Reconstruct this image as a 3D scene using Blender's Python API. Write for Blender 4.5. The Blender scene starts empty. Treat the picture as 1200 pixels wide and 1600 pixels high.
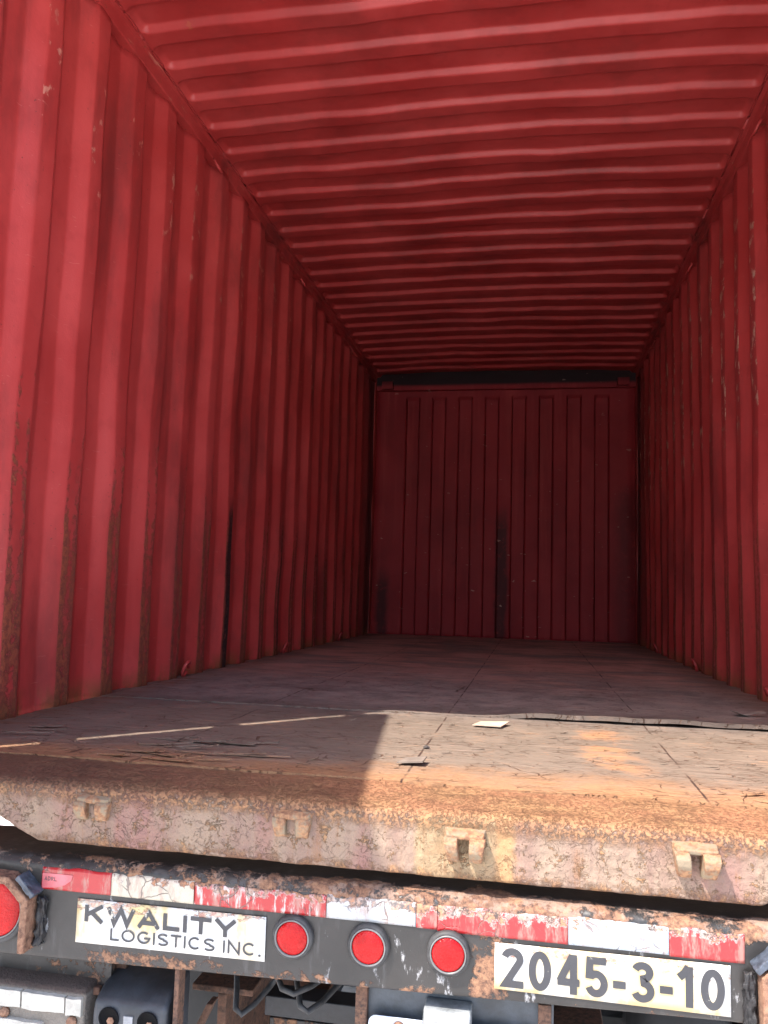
import bpy, bmesh, math, random
from mathutils import Vector, Matrix, noise as mn
random.seed(7)
S = bpy.context.scene
COL = S.collection

# ------------------------------------------------------------------ camera
cd = bpy.data.cameras.new('camera'); cam = bpy.data.objects.new('camera', cd); COL.objects.link(cam)
yaw, pit, rol = -.1817, .0977, .0285
f = Vector((math.sin(yaw)*math.cos(pit), math.cos(yaw)*math.cos(pit), math.sin(pit)))
r0 = Vector((math.cos(yaw), -math.sin(yaw), 0)); u0 = r0.cross(f)
r = r0*math.cos(rol)+u0*math.sin(rol); u = u0*math.cos(rol)-r0*math.sin(rol)
M = Matrix((r, u, -f)).transposed().to_4x4(); M.translation = Vector((1.4597, -1.5168, .3849))
cam.matrix_world = M
cd.sensor_fit = 'VERTICAL'; cd.sensor_height = 24; cd.lens = 24*1273.1/1600
cd.clip_start = .02; cd.clip_end = 2000
S.camera = cam

# ------------------------------------------------------------------ light
SUN_DIR = Vector((1.0, 1.133, -2.27)).normalized()     # the way the light travels
elev = math.asin(-SUN_DIR.z)
W = bpy.data.worlds.new('World'); S.world = W; W.use_nodes = True
wn = W.node_tree.nodes; sky = wn.new('ShaderNodeTexSky'); sky.sky_type = 'NISHITA'; sky.sun_disc = False
sky.sun_elevation = elev; sky.sun_rotation = math.atan2(-SUN_DIR.x, -SUN_DIR.y)
sky.dust_density = 2.0
bg = wn['Background']; bg.inputs['Strength'].default_value = .15
W.node_tree.links.new(sky.outputs[0], bg.inputs[0])
sd = bpy.data.lights.new('sun', 'SUN'); sun = bpy.data.objects.new('sun', sd); COL.objects.link(sun)
sd.energy = 2.8; sd.angle = math.radians(.5); sd.color = (1, .93, .84)
sun.rotation_euler = SUN_DIR.to_track_quat('-Z', 'Y').to_euler(); sun.location = (-6, -8, 14)
S.view_settings.view_transform = 'Standard'; S.view_settings.look = 'None'
S.view_settings.exposure = 2.15; S.view_settings.gamma = 1
S.view_settings.use_curve_mapping = False
S.render.engine = 'CYCLES'
S.cycles.use_denoising = True; S.cycles.max_bounces = 10; S.cycles.diffuse_bounces = 6
S.cycles.glossy_bounces = 4; S.cycles.sample_clamp_indirect = 4

# ------------------------------------------------------------------ node helpers
class NT:
    def __init__(s, name):
        s.m = bpy.data.materials.new(name); s.m.use_nodes = True
        s.t = s.m.node_tree; s.b = s.t.nodes['Principled BSDF']
        s.co = s.n('ShaderNodeTexCoord').outputs['Object']
    def n(s, kind): return s.t.nodes.new(kind)
    def put(s, sock, v):
        if isinstance(v, bpy.types.NodeSocket): s.t.links.new(v, sock)
        elif isinstance(v, (tuple, list)) and len(v) == 3 and sock.type == 'RGBA': sock.default_value = (*v, 1)
        else: sock.default_value = v
    def math(s, op, a, b=0., c=None, clamp=False):
        n = s.n('ShaderNodeMath'); n.operation = op; n.use_clamp = clamp
        s.put(n.inputs[0], a); s.put(n.inputs[1], b)
        if c is not None: s.put(n.inputs[2], c)
        return n.outputs[0]
    def add(s, a, b): return s.math('ADD', a, b)
    def sub(s, a, b): return s.math('SUBTRACT', a, b)
    def mul(s, a, b): return s.math('MULTIPLY', a, b)
    def mx(s, a, b): return s.math('MAXIMUM', a, b)
    def mn(s, a, b): return s.math('MINIMUM', a, b)
    def inv(s, a): return s.math('SUBTRACT', 1., a)
    def step(s, v, lo, hi, a=0., b=1.):
        n = s.n('ShaderNodeMapRange'); n.interpolation_type = 'SMOOTHSTEP'
        s.put(n.inputs['Value'], v); s.put(n.inputs['From Min'], lo); s.put(n.inputs['From Max'], hi)
        s.put(n.inputs['To Min'], a); s.put(n.inputs['To Max'], b); return n.outputs['Result']
    def band(s, v, a, b, soft):      # 1 between a and b
        return s.mul(s.step(v, a-soft, a+soft), s.step(v, b-soft, b+soft, 1., 0.))
    def vec(s, scale=(1, 1, 1), off=(0, 0, 0), src=None):
        n = s.n('ShaderNodeMapping'); s.put(n.inputs[0], src or s.co)
        n.inputs['Scale'].default_value = scale; n.inputs['Location'].default_value = off; return n.outputs[0]
    def warp(s, amt, scale, src=None):
        n = s.n('ShaderNodeTexNoise'); n.inputs['Scale'].default_value = scale; n.inputs['Detail'].default_value = 3
        s.put(n.inputs['Vector'], src or s.co)
        v = s.n('ShaderNodeVectorMath'); v.operation = 'MULTIPLY_ADD'
        s.put(v.inputs[0], n.outputs['Color']); v.inputs[1].default_value = (amt,)*3; s.put(v.inputs[2], src or s.co)
        return v.outputs[0]
    def noise(s, scale, detail=5, rough=.6, v=None, dist=0):
        n = s.n('ShaderNodeTexNoise'); n.inputs['Scale'].default_value = scale
        n.inputs['Detail'].default_value = detail; n.inputs['Roughness'].default_value = rough
        n.inputs['Distortion'].default_value = dist
        s.put(n.inputs['Vector'], v or s.co); return n.outputs['Fac']
    def voro(s, scale, feat='DISTANCE_TO_EDGE', v=None):
        n = s.n('ShaderNodeTexVoronoi'); n.feature = feat; n.inputs['Scale'].default_value = scale
        s.put(n.inputs['Vector'], v or s.co); return n.outputs['Distance']
    def mix(s, fac, a, b):
        n = s.n('ShaderNodeMix'); n.data_type = 'RGBA'
        s.put(n.inputs[0], fac); s.put(n.inputs[6], a); s.put(n.inputs[7], b); return n.outputs[2]
    def mixf(s, fac, a, b):
        n = s.n('ShaderNodeMix'); s.put(n.inputs[0], fac); s.put(n.inputs[2], a); s.put(n.inputs[3], b); return n.outputs[0]
    def xyz(s):
        n = s.n('ShaderNodeSeparateXYZ'); s.put(n.inputs[0], s.co); return n.outputs
    def attr(s, name):
        n = s.n('ShaderNodeAttribute'); n.attribute_name = name; return n.outputs['Fac']
    def out(s, col, rough=.6, height=None, dist=.002, strength=1., metal=0., spec=.5, coat=0.):
        s.put(s.b.inputs['Base Color'], col); s.put(s.b.inputs['Roughness'], rough)
        s.put(s.b.inputs['Metallic'], metal); s.put(s.b.inputs['Specular IOR Level'], spec)
        s.put(s.b.inputs['Coat Weight'], coat)
        if height is not None:
            n = s.n('ShaderNodeBump'); n.inputs['Strength'].default_value = strength
            n.inputs['Distance'].default_value = dist; s.put(n.inputs['Height'], height)
            s.t.links.new(n.outputs[0], s.b.inputs['Normal'])
        return s.m

def plain(name, col, rough=.5, spec=.5, var=.25, sc=30, bump=.0006):
    k = NT(name); col = tuple(c*.78 for c in col); n = k.noise(sc, 6, .65); d = tuple(c*(1-var) for c in col); l = tuple(min(1, c*(1+var)) for c in col)
    return k.out(k.mix(k.step(n, .3, .7), d, l), k.add(rough-.1, k.mul(n, .2)), n, bump, 1, 0, spec)

RUST_D = (.09, .032, .014); RUST_M = (.22, .085, .032); RUST_O = (.46, .19, .06)

L = 5.906
def red_paint(name, side):
    """side: 'L','R' walls, 'E' end wall, 'T' roof, 'F' frame"""
    k = NT(name); x, y, z = k.xyz(); e = k.attr('edge')
    big = k.noise(2.2, 4, .55); mid = k.noise(14, 5, .6); fine = k.noise(130, 4, .7)
    streak = k.noise(1, 4, .6, k.vec((9, 9, .7)))
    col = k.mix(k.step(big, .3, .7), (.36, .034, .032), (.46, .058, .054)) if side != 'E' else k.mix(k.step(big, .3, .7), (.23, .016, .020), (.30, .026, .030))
    col = k.mix(k.mul(k.step(streak, .5, .75), .35), col, (.50, .075, .07))
    col = k.mix(k.mul(k.step(mid, .52, .72), .3), col, (.28, .024, .024))
    grime = k.mul(k.step(k.noise(1.3, 6, .65, k.vec((2.5, 2.5, .8), (3, 1, 4))), .46, .68), .6)
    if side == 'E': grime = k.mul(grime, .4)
    if side == 'T': grime = k.mul(grime, .55)
    if side == 'F': grime = k.mul(grime, 1.3)
    col = k.mix(grime, col, (.11, .022, .020))
    if side in 'LR':
        col = k.mix(k.mul(k.step(k.add(y, k.mul(big, .2)), 5.45, 5.75), .85), col, (.022, .010, .010))  # shade of the far corners, painted into the wall colour
        low = k.step(z, 1.45, .1)
        wv = k.warp(.03, 14)
        n1 = k.noise(11, 6, .7, k.vec((1, 1, .35), (0, 0, 0), wv)); n2 = k.noise(48, 6, .78)
        amt = k.add(k.mul(e, k.add(.12, k.mul(low, .24))), k.add(k.mul(low, .05), k.mul(n1, .42)))
        rust = k.step(k.add(amt, k.mul(n2, .62)), .79, .84)
        if side == 'R': rust = k.mul(rust, k.step(z, 1.6, .2, .12, .9))
        rc = k.mix(k.step(n2, .40, .60), (.11, .030, .018), k.mix(k.step(n1, .4, .6), (.24, .045, .030), (.27, .075, .034)))
        col = k.mix(k.mul(rust, .85), col, rc)
        # pits through the paint
        pit = k.mul(k.step(k.noise(95, 2, .5), .70, .76), k.step(k.noise(3, 3, .6), .42, .6))
        col = k.mix(k.mul(pit, .8), col, (.07, .022, .016))
        # knocked off paint on the ridges
        hi = k.band(z, 1.15, 2.1, .2) if side == 'R' else k.band(z, 1.65, 2.2, .12)
        n3 = k.noise(17, 5, .68, k.vec((1, 1, .8), (5, 2, 1)))
        chip = k.mul(k.mul(k.step(n3, .555 if side == 'R' else .59, .585 if side == 'R' else .63), k.step(e, .45, .8)), hi)
        col = k.mix(k.mul(chip, .9), col, (.62, .40, .29) if side == 'R' else (.52, .20, .15))
        # scraped hair-line scratches
        sc = k.step(k.noise(1, 2, .5, k.vec((60, 8, 190), (0, 0, 0), k.warp(.05, 5))), .71, .76)
        col = k.mix(k.mul(sc, .35), col, (.55, .22, .17))
        # soot streaks that run down two of the valleys on the left
        if side == 'L':
            wob = k.mul(k.sub(k.noise(5, 4, .6), .5), .07)
            yy = k.add(y, wob)
            s1 = k.mul(k.band(yy, 2.24, 2.345, .012), k.step(k.add(z, wob), .86, .70))
            s2 = k.mul(k.mul(k.band(yy, 3.09, 3.19, .02), k.step(z, .90, .6)), .7)
            s3 = k.mul(k.mul(k.band(yy, 3.66, 3.74, .02), k.step(z, 1.0, .6)), .7)
            st = k.mul(k.mx(s1, k.mx(s2, s3)), k.step(k.noise(22, 5, .7), .2, .45))
            col = k.mix(k.mul(st, .93), col, (.012, .010, .010))
        foot = k.mul(k.step(z, .09, .0), k.step(n1, .40, .55))
        col = k.mix(k.mul(foot, .8), col, k.mix(n2, RUST_D, RUST_M))
        h = k.add(k.mul(mid, .5), k.add(k.mul(rust, k.mul(n2, 1.2)), k.mul(fine, .12)))
        return k.out(col, k.add(k.mixf(rust, .42, .85), k.mul(mid, .12)), h, .0030, 1, 0, .38)
    if side == 'E':
        col = k.mix(k.mul(k.step(k.add(z, k.mul(k.sub(big, .5), .02)), 2.285, 2.325), k.inv(k.mul(k.step(y, L-.1045, L-.1055), .5))), col, (.020, .008, .009))  # shade under the far roof painted into header and wall top, weaker on gussets
        wob = k.mul(k.sub(k.noise(4, 4, .6), .5), .08); xx = k.add(x, wob)
        s1 = k.mul(k.band(xx, 1.13, 1.235, .02), k.step(k.add(z, wob), 1.25, .95))
        s2 = k.mul(k.band(xx, .05, .15, .03), k.step(z, .65, .4))
        s3 = k.mul(k.step(xx, 2.10, 2.3), k.step(z, 1.45, 1.25))
        st = k.mul(k.mx(s1, k.mx(s2, k.mul(s3, .6))), k.step(k.noise(18, 5, .7), .2, .5))
        col = k.mix(k.mul(st, .8), col, (.032, .011, .012))
        sc = k.mul(k.step(k.noise(1, 3, .6, k.vec((9, 1, 22), (2, 0, 7))), .685, .71), k.step(z, 1.5, .5, .5, 1.))
        col = k.mix(k.mul(sc, .75), col, (.50, .30, .24))
    if side == 'T':
        rs = k.mul(k.step(k.noise(8, 5, .7), .66, .72), k.step(y, 1.15, .95))
        col = k.mix(k.mul(rs, .7), col, RUST_O)
    if side == 'F':
        n1 = k.noise(18, 6, .7)
        col = k.mix(k.mul(k.step(n1, .6, .68), .7), col, k.mix(mid, RUST_D, RUST_M))
        sc = k.step(k.noise(1, 3, .6, k.vec((50, 7, 50), (1, 0, 2))), .66, .70)
        col = k.mix(k.mul(sc, .6), col, (.55, .28, .20))
    h = k.add(k.mul(mid, .5), k.mul(fine, .15))
    return k.out(col, k.add(.55 if side == 'E' else .36, k.mul(mid, .18)), h, .0022, 1, 0, .22 if side == 'E' else .38)

def floor_mat():
    k = NT('worn plywood'); x, y, z = k.xyz()
    wv = k.warp(.05, 6)
    grain = k.noise(1, 6, .7, k.vec((3, 60, 1), (0, 0, 0), wv))
    grain2 = k.noise(1, 5, .75, k.vec((7, 210, 1)))
    big = k.noise(1.6, 5, .6, k.vec((.8, 1.3, 1), (2, 5, 0))); mid = k.noise(7, 6, .7, wv); fine = k.noise(80, 5, .75)
    grey = k.mix(k.step(mid, .3, .7), (.095, .078, .070), (.165, .132, .112))
    brown = k.mix(k.step(grain, .35, .65), (.15, .08, .066), (.48, .28, .20))
    grey = k.mix(k.mul(k.step(y, 1.1, 1.4), k.step(mid, .3, .7, .2, .8)), grey, (.29, .235, .205))  # inner floor painted paler, making up for the little light that reaches it
    blot = k.noise(1, 6, .68, k.vec((1.5, 2.6, 1), (9, 2, 0), wv))
    brown = k.mix(k.step(blot, .42, .60), brown, (.52, .27, .20))
    brown = k.mix(k.mul(k.step(grain, .55, .72), .6), brown, (.60, .45, .36))
    depth = k.step(k.add(y, k.mul(k.sub(big, .5), 2.2)), 1.5, 3.2)
    col = k.mix(k.mul(depth, k.step(blot, .36, .52, .25, .95)), grey, brown)
    front = k.step(y, 1.25, .9)      # the end sheet has bleached in the weather
    col = k.mix(k.mul(front, .62), col, k.mix(k.step(grain, .3, .7), (.140, .103, .072), (.205, .156, .113)))
    # bare splintered veneer
    ven = k.mul(k.step(k.add(k.mul(grain, .5), k.mul(mid, .5)), .56, .64), k.step(y, 2.2, .6, .25, .8))
    col = k.mix(k.mul(ven, .7), col, (.36, .19, .095))
    # rust washed over from the sill, ragged edge, and a band in the middle
    ry = k.add(y, k.add(k.mul(k.sub(mid, .5), .35), k.mul(k.sub(grain, .5), .12)))
    col = k.mix(k.mul(k.step(ry, .42, .18), .75), col, k.mix(k.step(fine, .3, .7), (.23, .105, .045), (.36, .185, .080)))
    st = k.mul(k.band(k.add(x, k.mul(k.sub(mid, .5), .25)), 1.60, 1.74, .05), k.mul(k.step(mid, .45, .62), k.step(y, 1.2, .9)))
    col = k.mix(k.mul(st, .7), col, (.34, .165, .075))
    edge = k.step(k.mn(x, k.sub(2.35, x)), .20, .02)
    col = k.mix(k.mul(k.mul(edge, k.step(grain, .38, .58)), .85), col, k.mix(fine, (.05, .025, .018), (.26, .10, .045)))
    # scuffs, paler
    sc = k.step(k.noise(1, 4, .65, k.vec((5, 70, 1), (4, 9, 0), wv)), .62, .70)
    col = k.mix(k.mul(sc, k.mul(.7, k.step(y, 1.3, 2.2, .3, 1.))), col, (.55, .42, .36))
    # joints between boards with their screws
    xa = k.math('ABSOLUTE', k.sub(k.math('PINGPONG', k.add(x, k.add(.30, k.mul(k.sub(mid, .5), .008))), .3), .3)); jl = k.step(xa, .0035, .0015)
    sx_ = k.math('ABSOLUTE', k.sub(xa, .03)); sy_ = k.math('PINGPONG', y, .15)
    scw = k.step(k.math('SQRT', k.add(k.mul(sx_, sx_), k.mul(sy_, sy_))), .0075, .005)
    col = k.mix(k.mul(jl, k.step(k.noise(5, 3, .6), .42, .55)), col, (.04, .02, .014))
    col = k.mix(k.mul(scw, .75), col, (.055, .028, .018))
    # cracks: long ones with the grain, and short splits
    c1 = k.step(k.voro(1, v=k.vec((2.1, 21, 1), (0, .3, 0), k.warp(.16, 5))), .013, .004)
    m1 = k.step(k.noise(3.2, 4, .6, k.vec((1, 1, 1), (7, 7, 0))), .50, .60)
    c2 = k.step(k.voro(1, v=k.vec((15, 62, 1), (0, .3, 0), k.warp(.05, 22))), .035, .010)
    m2 = k.step(k.noise(9, 4, .65, k.vec((1, 1, 1), (3, 2, 0))), .44, .56)
    c3 = k.step(k.voro(1, v=k.vec((4.2, 3.4, 1), (.4, .1, 0), k.warp(.1, 9))), .006, .002)
    m3 = k.step(k.noise(4, 3, .6, k.vec((1, 1, 1), (1, 8, 0))), .56, .6)
    crack = k.mx(k.mul(c1, m1), k.mx(k.mul(k.mul(c2, m2), .75), k.mul(c3, m3)))
    col = k.mix(k.mul(crack, k.step(y, 3, 1.2, .3, .9)), col, (.075, .036, .020))
    spk = k.mul(k.step(k.noise(1, 5, .75, k.vec((22, 80, 1), (6, 1, 0), wv)), .60, .68), front)
    col = k.mix(k.mul(spk, .65), col, (.36, .165, .075))
    dsp = k.mul(k.step(k.noise(1, 4, .7, k.vec((16, 120, 1), (1, 5, 0), wv)), .64, .70), k.step(y, 2.2, .8))
    col = k.mix(k.mul(dsp, .6), col, (.07, .04, .028))
    col = k.mix(k.mul(k.step(grain2, .56, .70), .45), col, (.05, .03, .022))
    h = k.add(k.add(k.mul(grain, .5), k.mul(fine, .3)), k.sub(k.mul(mid, .8), k.mul(crack, 1.2)))
    return k.out(col, k.add(.62, k.mul(mid, .25)), h, .004, 1, 0, .35)

def sill_mat():
    k = NT('peeling sill paint'); x, y, z = k.xyz(); top = k.step(z, -.022, -.010)
    wv = k.warp(.015, 25)
    big = k.noise(4.5, 5, .6, k.vec((1, 1, .6))); n1 = k.noise(38, 7, .72, wv); n2 = k.noise(130, 5, .7); n0 = k.noise(1, 5, .65, k.vec((10, 1, 2.2)))
    face = k.mix(k.step(n0, .36, .62), (.180, .112, .088), (.228, .162, .118))
    face = k.mix(k.mul(k.step(k.noise(1, 4, .6, k.vec((6, 1, 1.1), (4, 0, 2))), .50, .62), .75), face, (.205, .098, .086))
    face = k.mix(k.mul(k.step(n1, .50, .66), .6), face, (.25, .195, .130))
    yb = k.band(k.add(x, k.mul(k.sub(n1, .5), .03)), 1.255, 1.435, .008)
    face = k.mix(k.mul(yb, .6), face, k.mix(k.step(n1, .4, .6), (.25, .165, .075), (.28, .22, .12)))
    rs = k.band(k.add(x, k.mul(k.sub(n1, .5), .03)), 1.40, 1.432, .006)
    face = k.mix(k.mul(rs, .55), face, (.35, .19, .08))
    hz = k.mul(k.step(k.add(z, k.mul(k.sub(n1, .5), .05)), -.052, -.026), k.step(n2, .36, .52))
    pk = k.step(k.add(k.mul(n1, .65), k.mul(n2, .35)), .538, .595)
    low = k.mul(k.step(z, -.100, -.118), k.step(n1, .44, .58))
    rust = k.mx(k.mul(pk, .9), k.mx(hz, low))
    # torn flake edges
    fn = k.noise(30, 4, .62, k.vec((1, 1, 1.2), (1, 1, 3)), .6); fl = k.mul(k.step(k.math('ABSOLUTE', k.sub(fn, .53)), .010, .003), k.step(k.noise(9, 4, .6, k.vec((1, 1, 1), (2, 6, 1))), .44, .56))
    rc = k.mix(k.step(n2, .38, .62), (.105, .045, .024), k.mix(k.step(big, .4, .6), (.20, .095, .046), (.31, .155, .066)))
    face = k.mix(k.mul(rust, .78), face, rc)
    face = k.mix(k.mul(fl, .2), face, (.11, .06, .036))
    rn = k.mul(k.step(k.noise(1, 5, .7, k.vec((34, 1, 2.6), (2, 0, 5))), .54, .66), k.step(n1, .35, .55))
    face = k.mix(k.mul(rn, .55), face, (.20, .095, .045))
    tg = k.noise(1, 7, .75, k.vec((9, 34, 30), (0, 0, 0), k.warp(.06, 9)))
    tcol = k.mix(k.step(tg, .34, .66), (.165, .080, .038), (.30, .165, .078))
    tcol = k.mix(k.mul(k.step(big, .42, .62), .6), tcol, (.30, .135, .070))
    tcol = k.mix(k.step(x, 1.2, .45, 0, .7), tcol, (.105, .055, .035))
    tcol = k.mix(k.mul(k.step(n2, .60, .72), .6), tcol, (.10, .045, .025))
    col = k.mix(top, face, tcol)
    h = k.add(k.add(k.mul(n1, .7), k.mul(n2, .5)), k.sub(k.mul(rust, .5), k.mul(fl, .8)))
    return k.out(col, k.add(.6, k.mul(n1, .3)), h, .0046, 1, 0, .35)

def black_mat(name='chipped black paint', rusty=1.0):
    k = NT(name); x, y, z = k.xyz(); n1 = k.noise(16, 6, .7, k.warp(.03, 12)); n2 = k.noise(70, 5, .75); big = k.noise(5, 4, .6)
    st = k.noise(1, 5, .65, k.vec((30, 30, 5)))
    col = k.mix(k.step(big, .3, .7), (.008, .0075, .0075), (.024, .021, .020))
    col = k.mix(k.mul(k.step(st, .56, .72), .5), col, (.09, .088, .09))
    up = k.step(k.add(z, k.mul(k.sub(n1, .5), .035)), -.184, -.166)
    dn = k.mul(k.step(k.add(z, k.mul(k.sub(n1, .5), .09)), -.285, -.312), k.step(big, .42, .56))
    sp = k.band(k.add(x, k.mul(k.sub(n1, .5), .06)), 1.355, 1.43, .01)
    a = k.add(k.mul(n1, .62), k.mul(n2, .3))
    lim = k.sub(.60, k.add(k.mul(k.mul(up, k.step(y, .05, .015)), k.step(x, .5, 1.2, .13, .20)), k.add(k.mul(dn, .17), k.mul(sp, .16))))
    rust = k.mul(k.step(k.sub(a, lim), .0, .05), rusty)
    rc = k.mix(k.step(n2, .36, .62), (.085, .040, .026), k.mix(k.step(n1, .4, .6), (.135, .072, .047), (.24, .125, .07)))
    dust = k.mul(up, k.step(k.noise(24, 5, .7, k.vec((1, 1, 1), (3, 1, 8))), .48, .58))
    rc = k.mix(k.mul(dust, .5), rc, (.25, .185, .15))
    col = k.mix(rust, col, rc)
    w = k.mul(k.step(k.noise(1, 6, .75, k.vec((26, 26, 9), (8, 3, 1))), .60, .66), .8)
    col = k.mix(k.mul(w, k.inv(up)), col, (.27, .27, .28))
    h = k.add(k.mul(n1, .5), k.add(k.mul(k.mul(rust, n2), .9), k.mul(n2, .15)))
    return k.out(col, k.mixf(rust, k.add(.36, k.mul(n1, .2)), .85), h, .0030, 1, 0, .5)

def tape_mat(name, base, peel, streaks, seed, under=(.05, .035, .03)):
    """retro-reflective tape, worn away from its upper edge"""
    k = NT(name); x, y, z = k.xyz()
    n1 = k.noise(26, 6, .72, k.vec((1, 1, 1), (seed, 0, seed*2))); n2 = k.noise(110, 4, .7); st = k.noise(1, 5, .7, k.vec((95, 1, 14), (seed, 0, 0)))
    hx = k.voro(330, v=k.vec((1, 1, 1)))
    col = k.mix(k.step(hx, .02, .06), tuple(c*.82 for c in base), base)
    col = k.mix(k.mul(k.step(n1, .5, .65), .25), col, tuple(c*.6 for c in base))
    if streaks: col = k.mix(k.mul(k.step(st, .53, .60), .9), col, (.42, .37, .35))
    sm_ = k.mul(k.step(k.noise(1, 6, .75, k.vec((40, 1, 9), (seed+3, 0, 2))), .48, .62), .65); col = k.mix(sm_, col, (.26, .17, .14))
    up = k.step(z, -.196, -.168)
    gone = k.step(k.add(k.add(k.mul(n1, .7), k.mul(n2, .2)), k.mul(up, .16)), .66-peel, .69-peel)
    rim = k.mul(k.step(k.add(k.add(k.mul(n1, .7), k.mul(n2, .2)), k.mul(up, .16)), .635-peel, .66-peel), k.inv(gone))
    col = k.mix(k.mul(rim, .6), col, (.44, .36, .33))
    und = k.mix(k.step(n2, .4, .6), under, k.mix(k.step(k.noise(12, 4, .6), .45, .6), (.30, .14, .075), (.33, .30, .28)))
    col = k.mix(gone, col, und)
    crk = k.mul(k.step(k.voro(26, v=k.warp(.02, 40)), .035, .01), k.step(k.noise(7, 3, .6, k.vec((1, 1, 1), (seed, 4, 0))), .52, .6))
    col = k.mix(k.mul(crk, .75), col, (.10, .07, .06))
    return k.out(col, k.mixf(gone, .30, .8), k.sub(k.mul(n1, .3), k.add(gone, crk)), .0012, 1, 0, .6)

def sign_mat(name, seed):
    k = NT(name); x, y, z = k.xyz()
    n1 = k.noise(9, 5, .65, k.vec((1, 1, .5), (seed, 0, 1))); n2 = k.noise(60, 5, .7, k.vec((1, 1, 1), (seed, 0, 0)))
    col = k.mix(k.mul(k.step(n1, .46, .60), .9), (.49, .49, .48), (.46, .35, .15))
    run = k.noise(1, 4, .6, k.vec((60, 1, 2.5), (seed, 0, 0)))
    col = k.mix(k.mul(k.step(run, .56, .68), .5), col, (.45, .34, .22))
    top = k.step(z, -.262, -.219)
    tear = k.step(k.add(k.mul(k.noise(22, 6, .72, k.vec((1, 1, 2.2), (seed, 2, 0))), .8), k.mul(top, .16)), .575, .60)
    col = k.mix(k.mul(tear, .9), col, k.mix(k.step(n2, .4, .6), (.30, .13, .09), (.50, .40, .30)))
    return k.out(col, .42, k.sub(k.mul(n2, .2), tear), .0012, 1, 0, .5)

def letter_mat():
    k = NT('worn black vinyl'); n = k.noise(55, 5, .75); m = k.noise(14, 4, .6)
    chip = k.step(k.add(k.mul(n, .5), k.mul(m, .5)), .585, .615)
    col = k.mix(chip, k.mix(m, (.012, .012, .016), (.035, .037, .044)), (.48, .45, .38))
    return k.out(col, .4, n, .0003)

def ground_mat():
    k = NT('pale concrete yard'); n = k.noise(.8, 8, .65); n2 = k.noise(9, 6, .7)
    col = k.mix(k.step(n, .3, .7), (.58, .56, .53), (.72, .70, .67)); col = k.mix(k.mul(k.step(n2, .5, .7), .4), col, (.46, .44, .415))
    j = k.n('ShaderNodeTexBrick'); k.put(j.inputs['Vector'], k.co); j.offset = 0
    j.inputs['Scale'].default_value = 1; j.inputs['Brick Width'].default_value = 4; j.inputs['Row Height'].default_value = 4
    j.inputs['Mortar Size'].default_value = .014
    col = k.mix(j.outputs['Fac'], col, (.06, .056, .052))
    return k.out(col, .85, n2, .004)

def lens_mat():
    k = NT('red lamp lens'); n = k.noise(40, 4, .6); d = k.noise(13, 5, .7)
    col = k.mix(k.step(n, .3, .7), (.27, .003, .004), (.38, .007, .008))
    col = k.mix(k.mul(k.step(d, .52, .72), .35), col, (.36, .06, .055))
    return k.out(col, k.add(.14, k.mul(d, .25)), k.voro(260, 'F1'), .0010, .8, 0, .22)

# ------------------------------------------------------------------ mesh helpers
WI, L, H = 2.35, 5.906, 2.39
def mesh(name, V, F, mat, root=None, smooth=True, attrs=None, parent=None):
    me = bpy.data.meshes.new(name); me.from_pydata([tuple(v) for v in V], [], F)
    bm = bmesh.new(); bm.from_mesh(me); bmesh.ops.recalc_face_normals(bm, faces=bm.faces); bm.to_mesh(me); bm.free()
    for p in me.polygons: p.use_smooth = smooth
    if attrs:
        for an, vals in attrs.items():
            a = me.attributes.new(an, 'FLOAT', 'POINT'); a.data.foreach_set('value', vals)
    me.materials.append(mat)
    o = bpy.data.objects.new(name, me); COL.objects.link(o)
    if parent is not None: o.parent = parent
    elif root is not None: o.parent = root; o.location = -root.location
    return o
def empty(name, loc, label, cat, group=None):
    o = bpy.data.objects.new(name, None); COL.objects.link(o); o.location = loc; o.empty_display_size = .1
    o['label'] = label; o['category'] = cat
    if group: o['group'] = group
    return o
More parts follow.
